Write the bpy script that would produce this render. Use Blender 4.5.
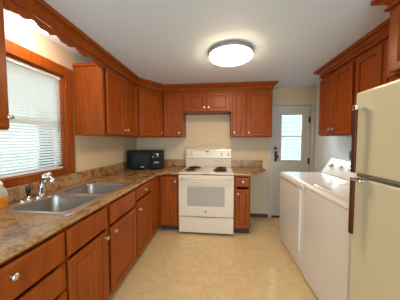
import bpy, bmesh, math, random
from mathutils import Vector, Matrix
random.seed(4)
for o in list(bpy.data.objects): bpy.data.objects.remove(o)
S = bpy.context.scene
C = S.collection
R = math.radians

# ------------------------------------------------------------------ camera, world, lights, exposure
cam = bpy.data.objects.new('camera', bpy.data.cameras.new('camera')); C.objects.link(cam)
cam.data.sensor_width = 36.0; cam.data.lens = 36.0 * 187 / 400; cam.data.clip_start = 0.02
cam.location = (0, 0, 1.34); cam.rotation_euler = (R(90 - 2.75), 0, R(5.8))
S.camera = cam
W = bpy.data.worlds.new('world'); S.world = W; W.use_nodes = True
bg = W.node_tree.nodes['Background']; bg.inputs[0].default_value = (0.70, 0.88, 1.0, 1); bg.inputs[1].default_value = 2.5

def area(name, loc, rot, sx, sy, power, col):
    l = bpy.data.lights.new(name, 'AREA'); l.shape = 'RECTANGLE'; l.size = sx; l.size_y = sy; l.energy = power; l.color = col
    o = bpy.data.objects.new(name, l); C.objects.link(o); o.location = loc; o.rotation_euler = rot
    return o
# unseen fill lamps added behind the camera: one tilted up, one hung overhead
area('rear_fill', (0.5, -2.1, 1.25), (R(118), 0, R(10)), 1.6, 1.2, 29, (0.82, 0.93, 1.0))
area('overhead_fill', (0.5, -1.3, 2.18), (0, 0, 0), 0.5, 0.5, 6, (1.0, 0.90, 0.78))
# lamp added outside above the back door to strengthen its skylight
d_ = area('back_door_fill', (1.15, 4.9, 2.9), (0, 0, 0), 1.4, 1.0, 150, (0.86, 0.95, 1.0))
d_.rotation_euler = (Vector((1.45, 2.7, 1.05)) - d_.location).to_track_quat('-Z', 'Y').to_euler()
S.view_settings.view_transform = 'Standard'; S.view_settings.look = 'None'
S.view_settings.exposure = 0.75; S.view_settings.gamma = 1.0; S.view_settings.use_curve_mapping = False

# ------------------------------------------------------------------ room numbers
XL, XR, YB, YR, ZC = -1.51, 1.60, 3.33, -2.2, 2.24
ZK = 0.888                     # worktop height
FL = -0.866                     # left base face frame
FB = 2.645                     # back base face frame
UL, UB, UR = -1.18, 3.00, 1.29  # face frames of the wall cabinets
UZ0, UZ1 = 1.402, 2.139

# ------------------------------------------------------------------ materials
def mat(name, base=(0.8, 0.8, 0.8), rough=0.5, metal=0.0, **kw):
    m = bpy.data.materials.new(name); m.use_nodes = True
    b = m.node_tree.nodes['Principled BSDF']
    b.inputs['Base Color'].default_value = (*base, 1); b.inputs['Roughness'].default_value = rough; b.inputs['Metallic'].default_value = metal
    for k, v in kw.items(): b.inputs[k.replace('_', ' ')].default_value = v
    return m
def nd(m, t, **kw):
    n = m.node_tree.nodes.new(t)
    for k, v in kw.items(): setattr(n, k, v)
    return n
def lk(m, a, b): m.node_tree.links.new(a, b)
def ramp(m, stops):
    r = nd(m, 'ShaderNodeValToRGB'); e = r.color_ramp.elements
    while len(e) < len(stops): e.new(0.5)
    for i, (p, c) in enumerate(stops): e[i].position = p; e[i].color = (*c, 1)
    return r
def coords(m, scale, kind='Object'):
    t = nd(m, 'ShaderNodeTexCoord'); mp = nd(m, 'ShaderNodeMapping'); mp.inputs['Scale'].default_value = scale
    lk(m, t.outputs[kind], mp.inputs['Vector']); return mp.outputs['Vector']
def noise(m, vec, scale, detail=4, rough=0.55):
    n = nd(m, 'ShaderNodeTexNoise'); n.inputs['Scale'].default_value = scale; n.inputs['Detail'].default_value = detail
    n.inputs['Roughness'].default_value = rough; lk(m, vec, n.inputs['Vector']); return n.outputs['Fac']
def bump(m, fac, strength, dist=0.002):
    b = nd(m, 'ShaderNodeBump'); b.inputs['Strength'].default_value = strength; b.inputs['Distance'].default_value = dist
    lk(m, fac, b.inputs['Height']); lk(m, b.outputs['Normal'], m.node_tree.nodes['Principled BSDF'].inputs['Normal'])

def wood(name, dark, mid, light, rough=0.36, scale=(14, 14, 1.3)):
    m = mat(name, mid, rough); b = m.node_tree.nodes['Principled BSDF']
    v = coords(m, scale); f = noise(m, v, 2.4, 6, 0.6)
    r = ramp(m, [(0.28, dark), (0.5, mid), (0.74, light)]); lk(m, f, r.inputs['Fac'])
    v2 = coords(m, (2.2, 2.2, 1.2)); f2 = noise(m, v2, 1.8, 2)
    mx = nd(m, 'ShaderNodeMix', data_type='RGBA', blend_type='MULTIPLY'); mx.inputs['Factor'].default_value = 0.45
    r2 = ramp(m, [(0.3, (0.62, 0.55, 0.5)), (0.65, (1, 1, 1))]); lk(m, f2, r2.inputs['Fac'])
    lk(m, r.outputs['Color'], mx.inputs['A']); lk(m, r2.outputs['Color'], mx.inputs['B'])
    lk(m, mx.outputs['Result'], b.inputs['Base Color'])
    b.inputs['Coat Weight'].default_value = 0.06; b.inputs['Coat Roughness'].default_value = 0.25; b.inputs['Specular IOR Level'].default_value = 0.17
    return m
M = {}
M['wood'] = wood('cherry_wood', (0.225, 0.044, 0.005), (0.285, 0.060, 0.006), (0.345, 0.080, 0.009))
M['wood_in'] = mat('cabinet_inside', (0.20, 0.06, 0.02), 0.6)
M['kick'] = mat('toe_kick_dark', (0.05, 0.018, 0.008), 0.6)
M['nickel'] = mat('brushed_nickel', (0.72, 0.68, 0.60), 0.28, 1.0)
M['chrome'] = mat('chrome', (0.82, 0.82, 0.83), 0.12, 1.0)
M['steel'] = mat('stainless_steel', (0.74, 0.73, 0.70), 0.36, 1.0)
M['bowlsteel'] = mat('shaded_bowl_steel', (0.36, 0.34, 0.31), 0.33, 1.0)  # same steel as the flange; the bowls' shade is in the darker colour
M['enamel'] = mat('white_enamel', (0.66, 0.565, 0.445), 0.25, 0.0, Coat_Weight=0.3)
M['white'] = mat('white_appliance_paint', (0.76, 0.76, 0.75), 0.28, 0.0, Coat_Weight=0.4, Coat_Roughness=0.1)
M['seam'] = mat('grey_seam', (0.30, 0.29, 0.28), 0.6)
M['almond'] = mat('almond_appliance_paint', (0.66, 0.61, 0.44), 0.35, 0.0, Coat_Weight=0.2)
M['black'] = mat('black_plastic', (0.010, 0.010, 0.011), 0.42, 0.0, Specular_IOR_Level=0.10)
M['blackglass'] = mat('dark_oven_glass', (0.016, 0.022, 0.020), 0.25, 0.0, Specular_IOR_Level=0.14)
M['strip'] = mat('dark_metal_strip', (0.22, 0.20, 0.16), 0.4, 0.6)
M['coil'] = mat('burner_coil', (0.015, 0.015, 0.016), 0.5)
M['pan'] = mat('drip_pan_chrome', (0.45, 0.44, 0.43), 0.25, 1.0)
M['ovenwin'] = mat('oven_window_grey', (0.36, 0.33, 0.28), 0.2)
M['bronze'] = mat('dark_bronze', (0.05, 0.04, 0.035), 0.35, 0.8)
M['brass'] = mat('antique_brass', (0.42, 0.27, 0.12), 0.35, 1.0)
M['handlewood'] = wood('dark_handle_wood', (0.05, 0.014, 0.006), (0.085, 0.024, 0.009), (0.12, 0.035, 0.012), 0.4)
M['doorpaint'] = mat('door_paint_grey_white', (0.55, 0.53, 0.50), 0.45)
M['trimwhite'] = mat('sash_white', (0.80, 0.79, 0.76), 0.4)
M['basebrown'] = mat('baseboard_brown', (0.085, 0.038, 0.028), 0.5)
M['teal'] = mat('teal_plastic', (0.0, 0.11, 0.09), 0.35)
M['capwhite'] = mat('cap_plastic', (0.75, 0.73, 0.68), 0.4)
M['ledgrey'] = mat('display_dark', (0.03, 0.05, 0.035), 0.2)

def plaster(name, col, s=220):
    m = mat(name, col, 0.62); v = coords(m, (1, 1, 1)); f = noise(m, v, s, 3); bump(m, f, 0.12); return m
M['wall'] = plaster('wall_paint_beige', (0.63, 0.50, 0.325))
M['wallgrey'] = plaster('wall_paint_pale', (0.80, 0.82, 0.82)); M['wallgrey'].node_tree.nodes['Principled BSDF'].inputs['Roughness'].default_value = 0.3
M['ceil'] = plaster('ceiling_paint_cool_lit', (0.72, 0.80, 0.92), 90)  # cool bounce light is put into the white ceiling's colour

def laminate():
    m = mat('brown_stone_laminate', (0.3, 0.2, 0.1), 0.24); b = m.node_tree.nodes['Principled BSDF']
    v = coords(m, (1, 1, 1)); big = noise(m, v, 9, 5, 0.7); fine = noise(m, v, 62, 5, 0.75)
    r1 = ramp(m, [(0.30, (0.10, 0.043, 0.016)), (0.43, (0.27, 0.135, 0.05)), (0.53, (0.44, 0.26, 0.11)), (0.64, (0.32, 0.27, 0.19)), (0.78, (0.48, 0.30, 0.14))])
    r2 = ramp(m, [(0.34, (0.35, 0.27, 0.20)), (0.5, (0.95, 0.92, 0.88)), (0.68, (1.45, 1.35, 1.2))])
    mx = nd(m, 'ShaderNodeMix', data_type='RGBA', blend_type='MULTIPLY'); mx.inputs['Factor'].default_value = 0.85
    lk(m, big, r1.inputs['Fac']); lk(m, fine, r2.inputs['Fac']); lk(m, r1.outputs['Color'], mx.inputs['A']); lk(m, r2.outputs['Color'], mx.inputs['B'])
    lk(m, mx.outputs['Result'], b.inputs['Base Color']); return m
M['laminate'] = laminate()

def vinyl():
    m = mat('tan_stone_vinyl', (0.6, 0.45, 0.26), 0.26); b = m.node_tree.nodes['Principled BSDF']
    v = coords(m, (1, 1, 1)); br = nd(m, 'ShaderNodeTexBrick'); br.offset = 0.0; br.squash = 1.0
    br.inputs['Color1'].default_value = (0.64, 0.475, 0.255, 1); br.inputs['Color2'].default_value = (0.67, 0.51, 0.285, 1); br.inputs['Mortar'].default_value = (0.60, 0.455, 0.26, 1)
    br.inputs['Scale'].default_value = 1.0; br.inputs['Mortar Size'].default_value = 0.004; br.inputs['Brick Width'].default_value = 0.152; br.inputs['Row Height'].default_value = 0.152
    br.inputs['Mortar Smooth'].default_value = 0.4; lk(m, v, br.inputs['Vector'])
    f = noise(m, v, 14, 6, 0.7); r = ramp(m, [(0.30, (0.84, 0.80, 0.73)), (0.5, (0.97, 0.96, 0.95)), (0.70, (1.08, 1.08, 1.08))]); lk(m, f, r.inputs['Fac'])
    mx = nd(m, 'ShaderNodeMix', data_type='RGBA', blend_type='MULTIPLY'); mx.inputs['Factor'].default_value = 0.8
    lk(m, br.outputs['Color'], mx.inputs['A']); lk(m, r.outputs['Color'], mx.inputs['B']); lk(m, mx.outputs['Result'], b.inputs['Base Color'])
    bump(m, f, 0.1, 0.001); return m
M['vinyl'] = vinyl()

def glass():
    m = bpy.data.materials.new('window_glass'); m.use_nodes = True; t = m.node_tree; t.nodes.clear()
    o = nd(m, 'ShaderNodeOutputMaterial'); a = nd(m, 'ShaderNodeBsdfTransparent'); g = nd(m, 'ShaderNodeBsdfGlossy'); g.inputs['Roughness'].default_value = 0.02
    f = nd(m, 'ShaderNodeFresnel'); f.inputs['IOR'].default_value = 1.45; x = nd(m, 'ShaderNodeMixShader'); a.inputs[0].default_value = (0.95, 0.98, 0.97, 1)
    lk(m, f.outputs[0], x.inputs[0]); lk(m, a.outputs[0], x.inputs[1]); lk(m, g.outputs[0], x.inputs[2]); lk(m, x.outputs[0], o.inputs[0]); return m
M['glass'] = glass()
def slat():
    m = bpy.data.materials.new('blind_vinyl_white'); m.use_nodes = True; t = m.node_tree; t.nodes.clear()
    o = nd(m, 'ShaderNodeOutputMaterial'); a = nd(m, 'ShaderNodeBsdfDiffuse'); g = nd(m, 'ShaderNodeBsdfTranslucent'); x = nd(m, 'ShaderNodeMixShader')
    a.inputs[0].default_value = (0.86, 0.86, 0.82, 1); g.inputs[0].default_value = (0.86, 0.88, 0.84, 1); x.inputs[0].default_value = 0.36
    lk(m, a.outputs[0], x.inputs[1]); lk(m, g.outputs[0], x.inputs[2]); lk(m, x.outputs[0], o.inputs[0]); return m
M['slat'] = slat()
def liquid(name, col, tr):
    return mat(name, col, 0.15, 0.0, Transmission_Weight=tr, IOR=1.35)
M['amber'] = liquid('amber_soap', (0.85, 0.30, 0.02), 0.5)
M['clearplastic'] = liquid('clear_plastic', (0.85, 0.80, 0.66), 0.6)
def glow(name, col, st):
    return mat(name, (0.9, 0.88, 0.84), 0.4, 0.0, Emission_Color=(*col, 1), Emission_Strength=st)
M['lens'] = glow('ceiling_lamp_diffuser', (1.0, 0.76, 0.46), 24.0)
M['sinklens'] = glow('sink_lamp_glass', (1.0, 0.88, 0.78), 62.0)
M['grass'] = mat('ground_pale', (0.40, 0.44, 0.42), 0.9)
def siding():
    m = mat('pale_siding', (0.46, 0.56, 0.59), 0.6); return m
M['siding'] = siding()

# ------------------------------------------------------------------ mesh helpers
class MB:
    def __init__(s): s.bm = bmesh.new()
    def faces(s, vs, fs, smooth=False):
        v = [s.bm.verts.new(p) for p in vs]
        out = []
        for f in fs:
            try: fc = s.bm.faces.new([v[i] for i in f]); fc.smooth = smooth; out.append(fc)
            except ValueError: pass
        return v
    def box(s, x0, x1, y0, y1, z0, z1, bev=0.0, seg=2):
        x0, x1 = min(x0, x1), max(x0, x1); y0, y1 = min(y0, y1), max(y0, y1); z0, z1 = min(z0, z1), max(z0, z1)
        p = [(x, y, z) for x in (x0, x1) for y in (y0, y1) for z in (z0, z1)]
        v = s.faces(p, [(0, 1, 3, 2), (4, 6, 7, 5), (0, 4, 5, 1), (2, 3, 7, 6), (0, 2, 6, 4), (1, 5, 7, 3)])
        if bev > 0:
            es = set(e for q in v for e in q.link_edges)
            bmesh.ops.bevel(s.bm, geom=list(es), offset=bev, segments=seg, profile=0.5, affect='EDGES')
        return s
    def prism(s, poly, a0, a1, axis='z', bev=0.0, seg=2):
        n = len(poly)
        f = {'z': lambda p, t: (p[0], p[1], t), 'x': lambda p, t: (t, p[0], p[1]), 'y': lambda p, t: (p[0], t, p[1])}[axis]
        vs = [f(p, a0) for p in poly] + [f(p, a1) for p in poly]
        v = s.faces(vs, [tuple(range(n)), tuple(range(2 * n - 1, n - 1, -1))] + [(i, n + i, n + (i + 1) % n, (i + 1) % n) for i in range(n)])
        if bev > 0:
            es = set(e for q in v for e in q.link_edges)
            bmesh.ops.bevel(s.bm, geom=list(es), offset=bev, segments=seg, profile=0.5, affect='EDGES')
        return s
    def rloops(s, x0, x1, z0, z1, prof):
        """rectangle in XZ whose outline steps through prof = [(inset, y)...], both ends capped"""
        vs = []; fs = []
        for ins, y in prof:
            vs += [(x0 + ins, y, z0 + ins), (x1 - ins, y, z0 + ins), (x1 - ins, y, z1 - ins), (x0 + ins, y, z1 - ins)]
        n = len(prof)
        for k in range(n - 1):
            for i in range(4): fs.append((4 * k + i, 4 * k + (i + 1) % 4, 4 * k + 4 + (i + 1) % 4, 4 * k + 4 + i))
        fs += [(3, 2, 1, 0), tuple(4 * (n - 1) + i for i in range(4))]
        s.faces(vs, fs); return s
    def lathe(s, prof, origin, axis=(0, 0, 1), seg=20, smooth=True):
        """prof = [(r, h)...] along axis from origin"""
        a = Vector(axis).normalized(); q = Vector((0, 0, 1)).rotation_difference(a); o = Vector(origin)
        vs = []; fs = []
        for r, h in prof:
            for i in range(seg):
                t = 2 * math.pi * i / seg; vs.append(o + q @ Vector((r * math.cos(t), r * math.sin(t), h)))
        for k in range(len(prof) - 1):
            for i in range(seg): fs.append((k * seg + i, k * seg + (i + 1) % seg, (k + 1) * seg + (i + 1) % seg, (k + 1) * seg + i))
        fs += [tuple(range(seg - 1, -1, -1)), tuple((len(prof) - 1) * seg + i for i in range(seg))]
        s.faces(vs, fs, smooth); return s
    def tube(s, pts, rad, seg=12):
        pts = [Vector(p) for p in pts]; n = len(pts); rs = rad if isinstance(rad, (list, tuple)) else [rad] * n
        vs = []; fs = []; up = None
        for k in range(n):
            t = (pts[min(k + 1, n - 1)] - pts[max(k - 1, 0)]).normalized()
            if up is None: up = t.orthogonal().normalized()
            up = (up - t * up.dot(t)).normalized(); sd = t.cross(up)
            for i in range(seg):
                a = 2 * math.pi * i / seg; vs.append(pts[k] + (up * math.cos(a) + sd * math.sin(a)) * rs[k])
        for k in range(n - 1):
            for i in range(seg): fs.append((k * seg + i, k * seg + (i + 1) % seg, (k + 1) * seg + (i + 1) % seg, (k + 1) * seg + i))
        fs += [tuple(range(seg - 1, -1, -1)), tuple((n - 1) * seg + i for i in range(seg))]
        s.faces(vs, fs, True); return s
    def sweep(s, path, prof):
        """closed profile [(offset to the right of travel, z)] swept along an XY polyline with mitred corners"""
        P = [Vector(p) for p in path]; n = len(P); m = len(prof); vs = []; fs = []
        for k in range(n):
            d0 = (P[k] - P[k - 1]).normalized() if k else None
            d1 = (P[k + 1] - P[k]).normalized() if k < n - 1 else None
            d0 = d0 or d1; d1 = d1 or d0
            n0 = Vector((d0.y, -d0.x)); n1 = Vector((d1.y, -d1.x)); b = (n0 + n1).normalized(); sc = 1 / max(0.3, b.dot(n0))
            for off, z in prof: q = P[k] + b * off * sc; vs.append((q.x, q.y, z))
        for k in range(n - 1):
            for i in range(m): fs.append((k * m + i, k * m + (i + 1) % m, (k + 1) * m + (i + 1) % m, (k + 1) * m + i))
        fs += [tuple(range(m - 1, -1, -1)), tuple((n - 1) * m + i for i in range(m))]
        s.faces(vs, fs); return s
    def build(s, name, m, parent=None, world=False):
        bmesh.ops.recalc_face_normals(s.bm, faces=s.bm.faces)
        me = bpy.data.meshes.new(name); 
        if world and parent is not None:
            s.bm.transform(parent.matrix_basis.inverted())
        s.bm.to_mesh(me); s.bm.free(); me.materials.append(M[m] if isinstance(m, str) else m)
        o = bpy.data.objects.new(name, me); C.objects.link(o)
        if parent is not None: o.parent = parent
        return o
def root(name, label, cat, loc=(0, 0, 0), rz=0.0, group=None):
    o = bpy.data.objects.new(name, None); C.objects.link(o); o.empty_display_size = 0.05
    o.location = loc; o.rotation_euler = (0, 0, rz); o['label'] = label; o['category'] = cat
    if group: o['group'] = group
    return o
def tag(o, label, cat, group=None):
    o['label'] = label; o['category'] = cat
    if group: o['group'] = group
    return o
def structure(o, label=None, cat=None):
    o['kind'] = 'structure'
    if label: o['label'] = label
    if cat: o['category'] = cat
    return o

# ------------------------------------------------------------------ room shell
structure(MB().box(XL - .12, XR + .12, YR - .12, YB + .12, -.1, 0).build('floor', 'vinyl'), 'tan stone patterned vinyl kitchen floor', 'floor')
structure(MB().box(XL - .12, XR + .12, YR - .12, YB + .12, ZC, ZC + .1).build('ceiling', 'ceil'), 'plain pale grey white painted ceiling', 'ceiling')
WY0, WY1, WZ0, WZ1 = 1.03, 1.705, 1.058, 1.965       # window opening
DX0, DX1, DZ1 = 0.912, 1.535, 1.945                  # door opening
w = MB()
w.box(XL - .12, XL, YR, WY0, 0, ZC).box(XL - .12, XL, WY1, YB, 0, ZC).box(XL - .12, XL, WY0, WY1, 0, WZ0).box(XL - .12, XL, WY0, WY1, WZ1, ZC)
structure(w.build('wall_left', 'wall'), 'beige wall behind the sink with the window', 'wall')
w = MB()
w.box(XL - .12, DX0, YB, YB + .12, 0, ZC).box(DX1, XR + .12, YB, YB + .12, 0, ZC).box(DX0, DX1, YB, YB + .12, DZ1, ZC)
structure(w.build('wall_back', 'wall'), 'beige far wall behind the stove and around the door', 'wall')
structure(MB().box(XR, XR + .12, YR, YB, 0, ZC).build('wall_right', 'wallgrey'), 'pale wall behind the washer and dryer', 'wall')
w = MB()
w.box(XL - .12, -1.25, YR - .12, YR, 0, ZC).box(1.25, XR + .12, YR - .12, YR, 0, ZC).box(-1.25, 1.25, YR - .12, YR, 2.08, ZC)
structure(w.build('wall_rear', 'wallgrey'), 'rear wall with a wide opening', 'wall')

# window: casing, jamb, sashes, glass
t = MB()
cw = .095; x0, x1 = XL + .001, XL + .021
t.box(x0, x1, WY0 - cw, WY0, WZ0 - .048, WZ1 + cw, .004).box(x0, x1, WY1, WY1 + cw, WZ0 - .048, WZ1 + cw, .004)
t.box(x0, x1, WY0, WY1, WZ1, WZ1 + cw, .004).box(x0, x1, WY0, WY1, WZ0 - .048, WZ0, .004)
t.box(x0 - .06, x0, WY0, WY0 + .012, WZ0, WZ1).box(x0 - .06, x0, WY1 - .012, WY1, WZ0, WZ1).box(x0 - .06, x0, WY0, WY1, WZ1 - .012, WZ1).box(x0 - .06, x1 + .004, WY0, WY1, WZ0, WZ0 + .014, .003)
structure(t.build('trim_1', 'wood'), 'cherry wood casing around the sink window', 'trim')
wr = structure(root('window_1', 'double hung window above the sink', 'window', (XL - .08, (WY0 + WY1) / 2, WZ0)))
f = MB(); zm = (WZ0 + WZ1) / 2
for a, b, xx in ((WZ0, zm + .02, XL - .088), (zm - .02, WZ1, XL - .112)):
    for y0, y1, z0, z1 in ((WY0, WY0 + .035, a, b), (WY1 - .035, WY1, a, b), (WY0 + .035, WY1 - .035, a, a + .04), (WY0 + .035, WY1 - .035, b - .04, b)):
        f.box(xx - .01, xx + .012, y0 + .0005, y1 - .0005, z0 + .0005, z1 - .0005)
f.build('sash', 'trimwhite', wr, True)
for a, b, xx in ((WZ0, zm + .02, XL - .088), (zm - .02, WZ1, XL - .112)):
    MB().box(xx - .002, xx + .002, WY0 + .03, WY1 - .03, a + .03, b - .03).build('pane', 'glass', wr, True)

# back door with a half window
dr = structure(root('door_1', 'grey white back door with a tall window pane', 'door', (DX0, YB + .03, 0)))
GX0, GX1, GZ0, GZ1 = 1.070, 1.400, 1.015, 1.785
yd0, yd1 = YB + .025, YB + .065
d = MB()
e = .003
d.box(DX0 + e, GX0, yd0, yd1, .012, DZ1 - e).box(GX1, DX1 - e, yd0, yd1, .012, DZ1 - e).box(GX0, GX1, yd0, yd1, .012, GZ0).box(GX0, GX1, yd0, yd1, GZ1, DZ1 - e)
d.build('slab', 'doorpaint', dr, True)
g = MB(); k = .028
for a in ((GX0 - k, GX0, GZ0 - k, GZ1 + k), (GX1, GX1 + k, GZ0 - k, GZ1 + k), (GX0, GX1, GZ0 - k, GZ0), (GX0, GX1, GZ1, GZ1 + k)):
    g.box(a[0], a[1], yd0 - .012, yd0 - .0005, a[2], a[3], .004)
g.build('window_frame', 'doorpaint', dr, True)
MB().box(GX0, GX1, yd0 + .012, yd0 + .018, GZ0, GZ1).build('pane', 'glass', dr, True)
MB().box(GX0, GX1, yd0 + .002, yd0 + .011, 1.408, 1.424).build('muntin', 'doorpaint', dr, True)
pl = MB().box(.958, 1.002, yd0 - .006, yd0 - .0005, .985, 1.165, .004).build('lock_plate', 'bronze', dr, True)
pl['label'] = 'dark bronze lock plate'
lv = MB(); lv.lathe([(.012, 0), (.012, .03), (.024, .036), (.030, .05), (.028, .064), (.015, .07)], (.98, yd0 - .006, 1.075), (0, -1, 0))
lv.build('door_knob', 'bronze', pl).matrix_parent_inverse = Matrix(); o = bpy.data.objects[-1] if False else None
kb = pl.children[0]; kb.data.transform(dr.matrix_basis.inverted())
db = MB().lathe([(.028, 0), (.028, .012), (.020, .02), (.008, .021), (.008, .034)], (.972, yd0 - .0005, 1.215), (0, -1, 0)).build('deadbolt', 'brass', dr, True)
db['label'] = 'brass deadbolt'
for z in (.22, 1.0, 1.70):
    MB().lathe([(.008, 0), (.008, .1)], (DX1 - .008, yd0 - .009, z - .05)).box(DX1 - .03, DX1 - .008, yd0 - .003, yd0 - .0005, z - .05, z + .05).build('hinge', 'bronze', dr, True)
t = MB(); cw = .052
t.box(DX0 - cw, DX0, YB - .016, YB - .0005, .0, DZ1 + cw, .004).box(DX1, DX1 + cw, YB - .016, YB - .0005, 0, DZ1 + cw, .004).box(DX0, DX1, YB - .016, YB - .0005, DZ1, DZ1 + cw, .004)
structure(t.build('trim_2', 'doorpaint'), 'grey white casing around the back door', 'trim')
structure(MB().box(.46, DX0 - cw - .002, YB - .014, YB - .0005, 0, .062, .003).box(DX0 + .004, DX1 - .004, YB + .002, YB + .024, 0, .03, .003).build('baseboard_back', 'basebrown'), 'dark brown baseboard beside the back door', 'baseboard')
structure(MB().box(XR - .014, XR - .0005, 2.60, YB - .018, 0, .062, .003).build('baseboard_right', 'basebrown'), 'dark brown baseboard beyond the dryer', 'baseboard')

# outside
structure(MB().box(-30, 30, -30, 40, -.5, -.3).build('ground', 'grass'), 'pale ground outside', 'ground')
hs = root('neighbour_house', 'pale blue sided house seen through the back door pane', 'house', (2.6, 8.0, -.3))
sd = MB()
for i in range(20): sd.prism([(0, .17 * i), (-.022, .17 * i), (0, .17 * i + .17)], -3.0, 3.4, 'x')
sd.box(-3.0, 3.4, .0, 3.0, 0, 3.4); sd.build('siding', 'siding', hs)
MB().prism([(-.35, 3.4), (3.35, 3.4), (1.5, 4.7)], -3.3, 3.7, 'x').build('roof', mat('roof_shingle', (.14, .13, .13), .9), hs)

# ------------------------------------------------------------------ cabinets (local frame: x along the front, front faces -y, z up)
def door_mesh(x0, x1, z0, z1):
    return MB().rloops(x0, x1, z0, z1, [(0, 0), (0, -.014), (.005, -.019), (.046, -.019), (.049, -.006), (.055, -.005), (.062, -.009), (.066, -.009)])
def drawer_mesh(x0, x1, z0, z1):
    return MB().rloops(x0, x1, z0, z1, [(0, 0), (0, -.011), (.010, -.018), (.016, -.019)])
def knob(parent, x, z, y=-.0195):
    k = MB().lathe([(.009, 0), (.006, .004), (.0055, .012), (.012, .017), (.0155, .021), (.0145, .026), (.008, .029)], (x, y, z), (0, -1, 0), 16).build('knob', 'nickel', parent)
    k['label'] = 'brushed nickel knob'; return k
def cab_base(name_label, loc, rz, w, d, doors=(), drawers=(), top=.860, side=.860):
    """doors/drawers: (x0,x1,z0,z1,knob x or None,knob z)"""
    r = root('base_cabinet', name_label, 'cabinet', loc, rz, 'cherry base cabinets')
    b = MB(); t = .018
    b.box(0, t, .0205, d, .095, side).box(w - t, w, .0205, d, .095, side).box(t, w - t, .0205, d, .095, .113).box(t, w - t, d - .006, d, .113, side)
    b.build('carcass', 'wood', r)
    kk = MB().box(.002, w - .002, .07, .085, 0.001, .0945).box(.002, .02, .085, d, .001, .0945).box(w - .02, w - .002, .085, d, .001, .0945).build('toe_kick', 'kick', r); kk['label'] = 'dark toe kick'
    f = MB(); xs = sorted(set([round(v, 4) for q in list(doors) + list(drawers) for v in q[:2]]))
    f.box(0, .035, .007, .02, .095, top).box(w - .035, w, .007, .02, .095, top).box(.035, w - .035, .007, .02, top - .022, top).box(.035, w - .035, .007, .02, .095, .135)
    mids = sorted(q[0] for q in doors)[1:]
    for x in mids: f.box(x - .04, x + .005, .007, .0199, .135, top - .022)
    f.build('face_frame', 'wood', r)
    for x0, x1, z0, z1, kx, kz in doors:
        o = door_mesh(x0, x1, z0, z1).build('door', 'wood', r)
        if kx is not None: knob(o, kx, kz)
    for x0, x1, z0, z1, kx, kz in drawers:
        o = drawer_mesh(x0, x1, z0, z1).build('drawer' if kx is not None else 'false_drawer_front', 'wood', r)
        if kx is not None: knob(o, kx, kz)
    return r
def cab_wall(label, loc, rz, w, d, z0, z1, doors):
    r = root('wall_cabinet', label, 'cabinet', loc, rz, 'cherry wall cabinets')
    z0 -= loc[2]; z1 -= loc[2]
    MB().box(0, w, .0195, d, z0, z1, .0015, 1).build('carcass', 'wood', r)
    f = MB(); s = .032
    f.box(0, s, .007, .019, z0, z1).box(w - s, w, .007, .019, z0, z1).box(s, w - s, .007, .019, z0, z0 + s).box(s, w - s, .007, .019, z1 - s, z1)
    for q in sorted(doors)[1:]: f.box(q[0] - .03, q[0] + .01, .007, .0189, z0 + s, z1 - s)
    f.build('face_frame', 'wood', r)
    for x0, x1, kx in doors:
        o = door_mesh(x0, x1, z0 + .012, z1 - .035).build('door', 'wood', r)
        if kx is not None: knob(o, kx, z0 + .07)
    return r
P2 = math.pi / 2
g = .0015
DL = 1.51 - .866 - .003         # depth of the left base run
# left run, near to far (local x = world y)
y0 = .39
cab_base('base cabinet of stacked drawers before the sink base', (FL, y0, 0), P2, .557 - g, DL,
         drawers=[(.015, .548, .675, .834, .270, .785), (.015, .548, .512, .653, .270, .583), (.015, .548, .350, .490, .270, .420), (.015, .548, .105, .328, .270, .216)])
y0 = .947
cab_base('wide sink base with two doors and two blank drawer fronts under the sink', (FL, y0, 0), P2, .889 - g, DL, side=.695,
         doors=[(.009, .383, .105, .654, .349, .610), (.433, .870, .105, .654, .468, .610)],
         drawers=[(.009, .383, .676, .834, None, None), (.433, .870, .676, .834, None, None)])
y0 = 1.836
cab_base('narrow drawer and door base between sink base and far corner', (FL, y0, 0), P2, .455 - g, DL, side=.695,
         doors=[(.018, .444, .105, .694, .060, .610)], drawers=[(.018, .444, .716, .834, .215, .785)])
# blind corner filler on the left, then the cabinet facing the camera
fl = MB().box(FL - .02, FL, 2.2925, FB - .001, .095, .860).box(FL - .09, FL - .07, 2.2925, FB + .07, .001, .0945)
tag(fl.build('corner_filler', 'wood'), 'plain wood filler strip in the inner corner of the base run', 'filler panel')
cab_base('single door base between inner corner and stove', (FL + .002, FB, 0), 0, .282, .68,
         doors=[(.030, .264, .105, .828, .236, .758)])
cab_base('narrow drawer and door base standing right of the stove', (.216, FB, 0), 0, .226, .68,
         doors=[(.014, .212, .122, .664, .052, .605)], drawers=[(.014, .212, .694, .830, .118, .774)])

# wall cabinets on the left wall
DW = .327
ZT = UZ1 - .002
cab_wall('wall cabinet before the sink window, only its far edge showing', (UL, .42, UZ0), P2, .53, DW, UZ0, ZT, [(.02, .255, .23), (.268, .518, .503)])
cab_wall('two door wall cabinet on the left wall past the window', (UL, 1.83, UZ0), P2, .795, DW, UZ0, ZT, [(.045, .400, .372), (.414, .765, .442)])
wc = bpy.data.objects['wall_cabinet.001']; MB().box(.03, DW - .002, -.014, -.0005, -.03, .0).build('top_trim', 'wood', wc)
o = wc.children[-1]; o.data.transform(Matrix.Translation((0, 0, ZT - UZ0)) @ Matrix(((0, 1, 0, 0), (1, 0, 0, 0), (0, 0, 1, 0), (0, 0, 0, 1))))
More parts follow.
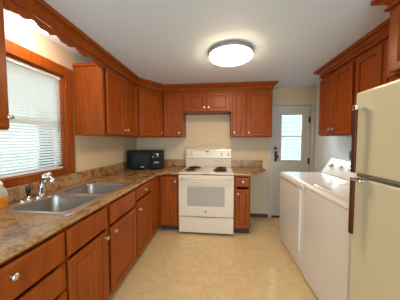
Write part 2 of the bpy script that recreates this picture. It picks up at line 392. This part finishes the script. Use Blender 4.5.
# diagonal corner wall cabinet
ax, ay, bx, by = UL, 2.628, -.912, UB
dl = math.hypot(bx - ax, by - ay); ang = math.atan2(by - ay, bx - ax)
r = root('wall_cabinet', 'angled corner wall cabinet above the microwave', 'cabinet', (ax, ay, UZ0), ang, 'cherry wall cabinets')
wf = lambda x, y: tuple((Matrix.Rotation(-ang, 2) @ Vector((x - ax, y - ay))))
n_ = Vector((-math.sin(ang), math.cos(ang))) * .0195
poly = [wf(ax + n_.x, ay + n_.y), wf(bx + n_.x, by + n_.y), wf(bx, YB - .003), wf(XL + .003, YB - .003), wf(XL + .003, ay)]
MB().prism(poly, 0, ZT - UZ0).build('carcass', 'wood', r)
h = ZT - UZ0; s = .03
MB().box(0.001, s, .007, .019, 0, h).box(dl - s, dl - .001, .007, .019, 0, h).box(s, dl - s, .007, .019, 0, s).box(s, dl - s, .007, .019, h - s, h).build('face_frame', 'wood', r)
o = door_mesh(.022, dl - .022, .012, h - .035).build('door', 'wood', r); knob(o, dl - .05, .07)
# back wall cabinets
DWB = YB - UB - .003
cab_wall('single door wall cabinet between corner unit and stove opening', (-.910, UB, UZ0), 0, .322, DWB, UZ0, ZT, [(.016, .300, .272)])
cab_wall('short two door wall cabinet over the stove', (-.587, UB, 1.80), 0, .776, DWB, 1.80, ZT, [(.030, .378, .352), (.392, .745, .418)])
cab_wall('narrow single door wall cabinet right of the stove opening', (.190, UB, UZ0), 0, .222, DWB, UZ0, ZT, [(.022, .208, .05)])
cab_wall('wider single door wall cabinet at the right end of far wall', (.4135, UB, UZ0), 0, .402, DWB, UZ0, ZT, [(.018, .380, .048)])
# right wall cabinets
DWR = XR - UR - .003
cab_wall('two door wall cabinet above the dryer', (UR, 2.575, UZ0), -P2, .625, DWR, UZ0, ZT, [(.015, .310, .282), (.322, .607, .35)])
cab_wall('wall cabinet above the washer, partly behind the refrigerator', (UR, 1.948, UZ0), -P2, .63, DWR, UZ0, ZT, [(.02, .305, .275), (.317, .612, .345)])
cab_wall('deep wall cabinet hanging over the refrigerator', (1.03, 1.295, 1.735), -P2, .87, XR - 1.03 - .003, 1.735, ZT, [(.045, .42, .39), (.432, .825, .46)])

# crown mouldings
crown = [(-.004, 2.138), (.012, 2.138), (.016, 2.142), (.016, 2.152), (.003, 2.154), (.003, 2.166), (.010, 2.178), (.022, 2.191), (.034, 2.199), (.034, 2.207), (.054, 2.208), (.060, 2.213), (.060, ZC - .001), (-.004, ZC - .001)]
tag(MB().sweep([(UL, .35), (UL, ay), (bx, UB), (.8165, UB), (.8165, YB - .003)], crown).build('crown_moulding', 'wood'), 'long crown moulding along the left and far wall cabinets', 'moulding', 'crown mouldings')
tag(MB().sweep([(XR - .003, 2.577), (UR, 2.577), (UR, 1.352)], crown).build('crown_moulding', 'wood'), 'crown moulding above the dryer and washer wall cabinets', 'moulding', 'crown mouldings')
tag(MB().sweep([(1.288, 1.296), (1.03, 1.296), (1.03, .42)], crown).build('crown_moulding', 'wood'), 'short crown moulding on the cabinet over the refrigerator', 'moulding', 'crown mouldings')

# scalloped valance over the sink window
va, vb = .9515, 1.8285
pts = []
N = 120
for i in range(N + 1):
    u = i / N; s = u * (vb - va); e_ = min(s, vb - va - s)
    z = 2.100 + .010 * math.cos(u * 2 * math.pi * 5) + .005 * math.cos(u * 2 * math.pi * 10)
    if e_ < .09: z = 2.078 + (z - 2.078) * max(0, (e_ - .03) / .06) ** .7
    pts.append((va + s, z))
poly = pts + [(vb, 2.1365), (va, 2.1365)]
v_ = MB(); n = len(pts)
vs = [(UL - .019, y, z) for y, z in pts] + [(UL - .019, y, 2.1365) for y, z in pts] + [(UL, y, z) for y, z in pts] + [(UL, y, 2.1365) for y, z in pts]
fs = []
for i in range(n - 1):
    fs += [(i, i + 1, n + i + 1, n + i), (2 * n + i, 3 * n + i, 3 * n + i + 1, 2 * n + i + 1), (i, 2 * n + i, 2 * n + i + 1, i + 1), (n + i, n + i + 1, 3 * n + i + 1, 3 * n + i)]
fs += [(0, n, 3 * n, 2 * n), (n - 1, 3 * n - 1, 4 * n - 1, 2 * n - 1)]
v_.faces(vs, fs); tag(v_.build('valance', 'wood'), 'scalloped wood valance over the sink window', 'valance')

# ------------------------------------------------------------------ worktops
SX0, SX1, SY0, SY1 = -1.468, -.902, 1.028, 1.865        # sink flange
cx0, cx1, cy0, cy1 = SX0 + .014, SX1 - .014, SY0 + .014, SY1 - .014
wl = XL + .002; fr = -.860; z0 = .862
nose = [(0, z0), (.012, z0), (.017, z0 + .004), (.018, z0 + .010), (.018, ZK - .008), (.014, ZK - .002), (.006, ZK), (0, ZK)]
r = root('worktop', 'L shaped brown stone laminate worktop with the sink', 'worktop', (fr, .30, z0), 0, 'laminate worktops')
yq = YB - .003; fb = FB - .018
c = MB().box(wl, fr, .30, cy0, z0, ZK).box(wl, cx0, cy0, cy1, z0, ZK).box(cx1, fr, cy0, cy1, z0, ZK).box(wl, fr, cy1, yq, z0, ZK).box(fr, -.577, fb, yq, z0, ZK)
c.prism([(fr, fb - .13), (fr + .09, fb), (fr, fb)], z0, ZK).sweep([(fr, .30), (fr, fb - .13), (fr + .09, fb), (-.577, fb)], nose)
c.build('slab', 'laminate', r, True)
MB().box(wl, wl + .020, .30, yq, ZK + .0005, 1.006, .004).box(wl + .0205, -.577, yq - .020, yq, ZK + .0005, 1.006, .004).build('backsplash', 'laminate', r, True)
r = root('worktop', 'short brown stone laminate worktop with cut corner, right of stove', 'worktop', (.22, fb, z0), 0, 'laminate worktops')
MB().prism([(.2135, fb), (.445, fb), (.735, 3.06), (.735, yq), (.2135, yq)], z0, ZK).sweep([(.2135, fb), (.445, fb), (.735, 3.06), (.735, yq)], nose).build('slab', 'laminate', r, True)
MB().box(.2135, .752, yq - .020, yq, ZK + .0005, 1.006, .004).build('backsplash', 'laminate', r, True)

# ------------------------------------------------------------------ sink, faucet, sprayer, soap
def rrect(x0, x1, y0, y1, rad, z, n=6):
    out = []
    for cx, cy, a0 in ((x1 - rad, y0 + rad, -90), (x1 - rad, y1 - rad, 0), (x0 + rad, y1 - rad, 90), (x0 + rad, y0 + rad, 180)):
        for i in range(n + 1):
            a = R(a0 + 90 * i / n); out.append((cx + rad * math.cos(a), cy + rad * math.sin(a), z))
    return out
sk = root('kitchen_sink', 'stainless steel double bowl drop in sink under the window', 'sink', ((SX0 + SX1) / 2, (SY0 + SY1) / 2, ZK))
fb_ = MB(); zt = ZK + .007
bowls = [(-1.372, -.955, 1.060, 1.415), (-1.372, -.955, 1.470, 1.832)]
edges = []
def ring(mb, pts):
    v = [mb.bm.verts.new(p) for p in pts]; return v, [mb.bm.edges.new((v[i], v[(i + 1) % len(v)])) for i in range(len(v))]
ov, oe = ring(fb_, rrect(SX0 + .004, SX1 - .004, SY0 + .004, SY1 - .004, .03, zt)); edges += oe
for b in bowls:
    bv, be = ring(fb_, rrect(*b, .07, zt)); edges += be
bmesh.ops.triangle_fill(fb_.bm, use_beauty=True, use_dissolve=False, edges=edges)
def bridge(mb, loops, smooth=True, cap=True):
    n = len(loops[0]); vs = [p for l in loops for p in l]; fs = []
    for k in range(len(loops) - 1):
        for i in range(n): fs.append((k * n + i, k * n + (i + 1) % n, (k + 1) * n + (i + 1) % n, (k + 1) * n + i))
    if cap: fs.append(tuple((len(loops) - 1) * n + i for i in range(n)))
    mb.faces(vs, fs, smooth)
bridge(fb_, [rrect(SX0 + .004, SX1 - .004, SY0 + .004, SY1 - .004, .03, zt), rrect(SX0, SX1, SY0, SY1, .034, zt - .003), rrect(SX0, SX1, SY0, SY1, .034, ZK + .0008)], False, False)
fb_.build('flange', 'steel', sk, True)
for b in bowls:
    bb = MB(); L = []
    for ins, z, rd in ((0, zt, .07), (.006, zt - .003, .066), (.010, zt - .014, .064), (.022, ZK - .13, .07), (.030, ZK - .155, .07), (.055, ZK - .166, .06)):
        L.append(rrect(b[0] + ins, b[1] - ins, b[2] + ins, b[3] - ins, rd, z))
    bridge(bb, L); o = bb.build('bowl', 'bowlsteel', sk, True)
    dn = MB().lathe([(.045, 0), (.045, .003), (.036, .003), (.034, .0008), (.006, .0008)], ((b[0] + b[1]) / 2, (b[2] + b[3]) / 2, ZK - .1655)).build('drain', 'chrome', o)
    dn.data.transform(sk.matrix_basis.inverted())
fa = root('faucet', 'chrome single lever faucet behind the sink bowls', 'faucet', (-1.428, 1.355, zt))
MB().prism([(p[0], p[1]) for p in rrect(-.026, .026, -.05, .05, .022, 0)], .0005, .010, 'z').build('deck_plate', 'chrome', fa)
MB().lathe([(.030, .0105), (.028, .03), (.024, .08), (.024, .10)], (0, 0, 0), (.12, -.02, 1), seg=20).build('body', 'chrome', fa)
MB().tube([(.012, 0, .10), (.020, 0, .125), (.042, 0, .148), (.075, 0, .152), (.100, 0, .135), (.112, 0, .105)], [.0235, .0225, .0215, .0215, .022, .020]).build('spout', 'chrome', fa)
MB().tube([(.024, 0, .150), (.024, .004, .165), (.045, .010, .178), (.080, .018, .184)], [.014, .013, .009, .007]).build('lever', 'chrome', fa)
sp = root('sink_sprayer', 'dark side sprayer in a chrome collar beside the faucet', 'sprayer', (-1.432, 1.258, zt))
MB().lathe([(.022, .0005), (.021, .008), (.014, .02), (.013, .026)], (0, 0, 0)).build('collar', 'chrome', sp)
MB().lathe([(.010, .0265), (.011, .05), (.015, .07), (.016, .095), (.012, .105)], (0, 0, 0)).build('spray_head', 'bronze', sp)
tag(MB().lathe([(.021, .0005), (.020, .007), (.010, .012)], (0, 0, 0)).build('hole_cover', 'chrome'), 'small chrome hole cap on the sink ledge', 'cap').location = (-1.428, 1.205, zt)
so = root('dish_soap_bottle', 'clear bottle of amber dish soap at the near end of the sink', 'bottle', (-1.436, 1.082, zt + .0003))
b_ = MB(); sc = lambda w_, d_, z: rrect(-d_, d_, -w_, w_, min(w_, d_) * .8, z)
bridge(b_, [sc(.030, .020, 0.0), sc(.036, .026, .004), sc(.037, .027, .05), sc(.036, .026, .075)]); b_.build('liquid', 'amber', so)['label'] = 'amber soap in the lower half'
b_ = MB(); bridge(b_, [sc(.036, .026, .0755), sc(.035, .025, .095), sc(.026, .02, .125), sc(.014, .014, .145), sc(.013, .013, .152)]); b_.build('shoulder', 'clearplastic', so)
MB().lathe([(.014, .1525), (.014, .168), (.007, .171), (.006, .182)], (0, 0, 0)).build('cap', 'capwhite', so)

# ------------------------------------------------------------------ window blind
bl = root('window_blind', 'white horizontal slat blind in the sink window', 'blind', (XL - .028, (WY0 + WY1) / 2, WZ1 - .015))
by0, by1 = WY0 + .016, WY1 - .016
MB().box(XL - .045, XL - .012, by0, by1, WZ1 - .040, WZ1 - .0135, .003).build('headrail', 'trimwhite', bl, True)
s_ = MB(); z = WZ1 - .052; a = R(45); hw = .0140; xc = XL - .028
while z > WZ0 + .045:
    dx, dz = hw * math.cos(a), hw * math.sin(a)
    L = []
    for q in (-1, -.33, .33, 1):
        cr = .0022 * (1 - q * q); L.append((xc + dx * q - cr * math.sin(a), z + dz * q + cr * math.cos(a)))
    vs = [(x, y, zz) for x, zz in L for y in (by0 + .002, by1 - .002)]
    s_.faces(vs, [(2 * i, 2 * i + 1, 2 * i + 3, 2 * i + 2) for i in range(3)], True)
    z -= .0240
s_.build('slats', 'slat', bl, True)
MB().box(XL - .038, XL - .018, by0 + .002, by1 - .002, WZ0 + .017, WZ0 + .032, .003).build('bottom_rail', 'trimwhite', bl, True)
cd = MB()
for y in (by0 + .09, (by0 + by1) / 2, by1 - .09): cd.box(XL - .0135, XL - .0127, y - .0008, y + .0008, WZ0 + .033, WZ1 - .041)
cd.build('ladder_cord', 'trimwhite', bl, True)
MB().tube([(XL - .009, by1 - .05, WZ1 - .045), (XL - .008, by1 - .05, WZ1 - .55)], .004, 8).build('wand', 'clearplastic', bl, True)

# ------------------------------------------------------------------ lamps
cl = root('ceiling_light', 'round flush ceiling lamp, lit, in the middle of the ceiling', 'lamp', (.112, 1.955, ZC - .0005))
MB().lathe([(.205, 0), (.220, -.004), (.222, -.034), (.216, -.041), (.205, -.041)], (0, 0, 0), seg=48).build('base_ring', 'seam', cl)
MB().lathe([(.2045, -.036), (.2145, -.0415), (.213, -.052), (.200, -.064), (.165, -.076), (.11, -.084), (.05, -.087), (.002, -.088)], (0, 0, 0), seg=48).build('diffuser', 'lens', cl)
sl = root('sink_light', 'small round glowing lamp behind the scalloped valance', 'lamp', (-1.275, 1.275, ZC - .0005))
MB().lathe([(.04, 0), (.04, -.042), (.045, -.046)], (0, 0, 0), seg=24).build('base_ring', 'nickel', sl)
MB().lathe([(.044, -.0465), (.056, -.056), (.058, -.072), (.052, -.092), (.038, -.104), (.02, -.111), (.002, -.112)], (0, 0, 0), seg=24).build('glass_dome', 'sinklens', sl)

# ------------------------------------------------------------------ stove
SX = -.181; hw = .3915; YF = 2.600
st = root('stove', 'white freestanding electric coil stove on the far wall', 'stove', (SX, YF, 0))
MB().box(-hw + .004, hw - .004, .022, .70, .03, .848, .004).build('body', 'enamel', st)
for a_, b_ in ((.04, .10), (.6, .66)): MB().box(-hw + .02, hw - .02, a_, b_, .001, .029).build('foot_rail', 'black', st)
dw = MB().box(-hw + .004, hw - .004, -.012, .021, .034, .262, .007).build('storage_drawer', 'enamel', st)
MB().prism([(-.17, .262), (.17, .262), (.11, .256), (0, .252), (-.11, .256)], -.0145, -.0122, 'y').build('drawer_grip', 'seam', dw)['label'] = 'finger grip with its shade as flat grey'  # flat grey plate stands for the shade in the grip recess
dd = MB().box(-hw + .004, hw - .004, -.022, .021, .272, .862, .008).build('oven_door', 'enamel', st)
ow = MB(); ow.prism([(p[0], p[1]) for p in rrect(-.262, .262, .425, .702, .012, 0, 3)], -.0245, -.0222, 'y')
ow.build('oven_window', 'ovenwin', dd)['label'] = 'grey oven window'
hd = MB().tube([(-.352, -.055, .812), (-.2, -.060, .818), (0, -.062, .820), (.2, -.060, .818), (.352, -.055, .812)], .0135, 12)
for x in (-.345, .345): hd.tube([(x, -.0225, .812), (x, -.055, .812)], .012, 10)
hd.build('handle', 'enamel', dd)
MB().lathe([(.018, 0), (.018, .0015), (.015, .002), (.013, .002)], (0.0, -.0222, .348), (0, -1, 0), 24).build('badge', 'seam', dd)['label'] = 'small round grey badge'
ct = MB().box(-hw, hw, -.014, .60, .870, .897, .008).build('cooktop', 'enamel', st)
MB().box(-.06, .06, -.0165, -.0142, .872, .877).build('vent_slot', 'black', ct)
def burner(x, y, rad):
    b = MB().lathe([(rad, .0), (rad + .012, .003), (rad + .012, .006), (rad - .004, .0045), (rad * .5, .001), (.01, .001)], (x, y, .8972), seg=32).build('drip_pan', 'pan', ct)
    b['label'] = 'shiny drip pan'
    k = MB(); turns = 4 if rad > .085 else 3; pts = []
    for i in range(turns * 24 + 1):
        a_ = 2 * math.pi * i / 24; rr = .022 + (rad - .026) * i / (turns * 24); pts.append((x + rr * math.cos(a_), y + rr * math.sin(a_), .911))
    k.tube(pts, .0062, 6).build('coil', 'coil', b)['label'] = 'black spiral coil'
burner(-.245, .185, .080); burner(-.215, .435, .100); burner(.200, .185, .100); burner(.215, .435, .080)
bgd = MB().prism([(.585, .8975), (.575, 1.03), (.592, 1.036), (.575, 1.05), (.585, 1.17), (.60, 1.205), (.625, 1.222), (.66, 1.222), (.68, 1.20), (.70, .8975)], -hw + .002, hw - .002, 'x', .004, 1).build('backguard', 'enamel', st)
MB().prism([(-.33, 1.226), (.33, 1.226), (.25, 1.232), (.12, 1.238), (-.12, 1.238), (-.25, 1.232)], .615, .668, 'y').build('crest', 'enamel', bgd)
for x in (-.345, -.285, .225, .345):
    MB().lathe([(.021, 0), (.020, .008), (.0165, .02), (.012, .022)], (x, .5795, 1.115), (0, -1, .05), 20).build('knob', 'enamel', bgd)
MB().box(-.075, .055, .576, .579, 1.125, 1.175, .001, 1).build('clock_panel', 'enamel', bgd)
MB().box(-.045, .01, .5735, .5758, 1.148, 1.168).build('clock_display', 'ledgrey', bgd)['label'] = 'dark clock display'

# ------------------------------------------------------------------ microwave in the corner
th = R(10)
mw = root('microwave', 'black microwave oven in the far left worktop corner', 'microwave', (-1.444, 2.805, ZK), th)
w_, d_, h_ = .558, .235, .302
MB().box(0, w_, .012, d_, .012, h_, .012, 3).build('case', 'black', mw)
for x in (.05, w_ - .05):
    for y in (.04, d_ - .04): MB().lathe([(.012, .0005), (.012, .0118)], (x, y, 0), seg=12).build('foot', 'black', mw)
md = MB().box(.003, .375, -.014, .0115, .016, h_ - .004, .005).build('door', 'black', mw)
MB().box(.10, .335, -.0165, -.0142, .075, h_ - .055, .001, 1).build('window', 'blackglass', md)
MB().tube([(.035, -.0142, .05), (.035, -.035, .07), (.035, -.038, .14), (.035, -.035, .22), (.035, -.0142, .24)], .011, 10).build('handle', 'black', md)
MB().box(.215, .265, -.0162, -.0142, .038, .048).build('badge', 'nickel', md)['label'] = 'small silver badge'
mp = MB().box(.378, w_ - .003, -.014, .0115, .016, h_ - .004, .005).build('control_panel', 'black', mw)
MB().lathe([(.032, 0), (.030, .004), (.026, .006)], (.463, -.0142, .225), (0, -1, 0), 24).build('dial', 'nickel', mp)['label'] = 'silver dial'
MB().lathe([(.022, .0), (.021, .012), (.018, .014)], (.463, -.0204, .225), (0, -1, 0), 24).build('dial_cap', 'black', mp)
MB().lathe([(.013, 0), (.012, .004)], (.405, -.0142, .195), (0, -1, 0), 16).build('button', 'nickel', mp)['label'] = 'silver button'
MB().box(.425, .500, -.0165, -.0142, .10, .125, .001, 1).build('display', 'seam', mp)['label'] = 'grey display'

# ------------------------------------------------------------------ dryer and washer (face -x, local frame as cabinets)
def console(w, r):
    return MB().prism([(.500, .9325), (.690, .9325), (.690, 1.125), (.655, 1.130), (.625, 1.110)], .004, w - .004, 'x', .010, 2).build('console', 'white', r)
def cknob(con, x, t, rad):
    p = Vector((x, .500 + t * .125, .9325 + t * .1775)); nrm = Vector((0, -.818, .576))
    return MB().lathe([(rad, 0), (rad * .95, .006), (rad * .72, .010), (rad * .62, .024), (rad * .4, .026)], p + nrm * .0008, nrm, 20).build('knob', 'chrome', con)
wd = .70
dy = root('dryer', 'white dryer with big front door, nearest the back door', 'dryer', (.822, 2.585, 0), -P2)
MB().box(0, wd, .006, .70, .02, .866, .012, 3).build('cabinet', 'white', dy)
MB().prism([(-.010, .868), (-.016, .885), (-.013, .906), (-.002, .922), (.018, .931), (.04, .932), (.72, .932), (.72, .868)], -.002, wd + .002, 'x', .005, 2).build('top', 'white', dy)
MB().prism([(p[0], p[1]) for p in rrect(.022, wd - .075, .20, .852, .022, 0)], -.008, .0055, 'y', .002, 1).build('door', 'white', dy)
for x in (.05, wd - .05):
    for y in (.06, .62): MB().lathe([(.022, .0005), (.022, .0195)], (x, y, 0), seg=12).build('foot', 'black', dy)
cn = console(wd, dy)
for x, rr in ((.12, .030), (.30, .024), (.47, .024), (.60, .030)): cknob(cn, x, .56, rr)['label'] = 'silver rimmed knob'
wd = .63
ws = root('washer', 'white top loading washer between dryer and refrigerator', 'washer', (.822, 1.868, 0), -P2)
MB().box(0, wd, .0, .70, .02, .898, .012, 3).build('cabinet', 'white', ws)
MB().prism([(-.006, .900), (-.004, .918), (.010, .930), (.03, .932), (.72, .932), (.72, .900)], -.002, wd + .002, 'x', .004, 2).build('top', 'white', ws)
ld = MB().box(.045, wd - .045, .055, .50, .9325, .9395, .004, 2).build('lid', 'white', ws)
MB().box(.105, .265, .085, .105, .9397, .9412).build('lid_grip', 'seam', ld)['label'] = 'dark grip slot'
for x in (.05, wd - .05):
    for y in (.06, .62): MB().lathe([(.022, .0005), (.022, .0195)], (x, y, 0), seg=12).build('foot', 'black', ws)
cn = console(wd, ws)
for x, rr in ((.12, .030), (.30, .024), (.5, .030)): cknob(cn, x, .56, rr)['label'] = 'silver rimmed knob'
bt = root('detergent_bottle', 'dark teal bottle on the dryer console, half behind refrigerator handle', 'bottle', (1.487, 2.25, 1.131))
b_ = MB(); bridge(b_, [rrect(-.02, .02, -.03, .03, .012, 0), rrect(-.021, .021, -.032, .032, .014, .004), rrect(-.021, .021, -.032, .032, .014, .085), rrect(-.012, .012, -.014, .014, .011, .105)]); b_.build('body', 'teal', bt)
MB().lathe([(.013, .1055), (.013, .125), (.010, .127)], (0, 0, 0)).build('cap', 'teal', bt)

# ------------------------------------------------------------------ refrigerator (faces -x)
rf = root('refrigerator', 'almond top freezer refrigerator with dark wood grip handles', 'refrigerator', (.80, 1.205, 0), -P2)
rw = .735
MB().box(.004, rw - .004, .062, .74, .03, 1.610, .006).build('body', 'almond', rf)
MB().box(.02, rw - .02, .075, .7, .001, .029).build('base_grille', 'black', rf)
fd = MB().box(0, rw, 0, .056, 1.152, 1.622, .014, 4).build('freezer_door', 'almond', rf)
rd = MB().box(0, rw, 0, .056, .06, 1.130, .014, 4).build('fridge_door', 'almond', rf)
MB().box(.01, rw - .01, .02, .0615, 1.1305, 1.1515).build('gasket', 'seam', rf)
MB().box(.030, rw - .002, .002, .018, 1.137, 1.1515, .002, 1).build('trim_strip', 'strip', fd)['label'] = 'dark metal strip along the door gap'
def handle(par, z0, z1, caps):
    h = MB().box(.046, .074, -.044, -.030, z0, z1, .004).build('handle', 'handlewood', par); h['label'] = 'dark wood grip handle'
    for zc, hh, xl in caps:
        MB().box(.043, xl, -.047, -.029, zc - hh, zc + hh, .005, 2).box(.050, xl, -.030, -.0003, zc - hh * .8, zc + hh * .8, .003, 1).build('handle_bracket', 'chrome', h)['label'] = 'chrome bracket'
handle(fd, 1.160, 1.520, ((1.527, .014, .078),)); handle(rd, .805, 1.118, ((1.1225, .007, .125),))
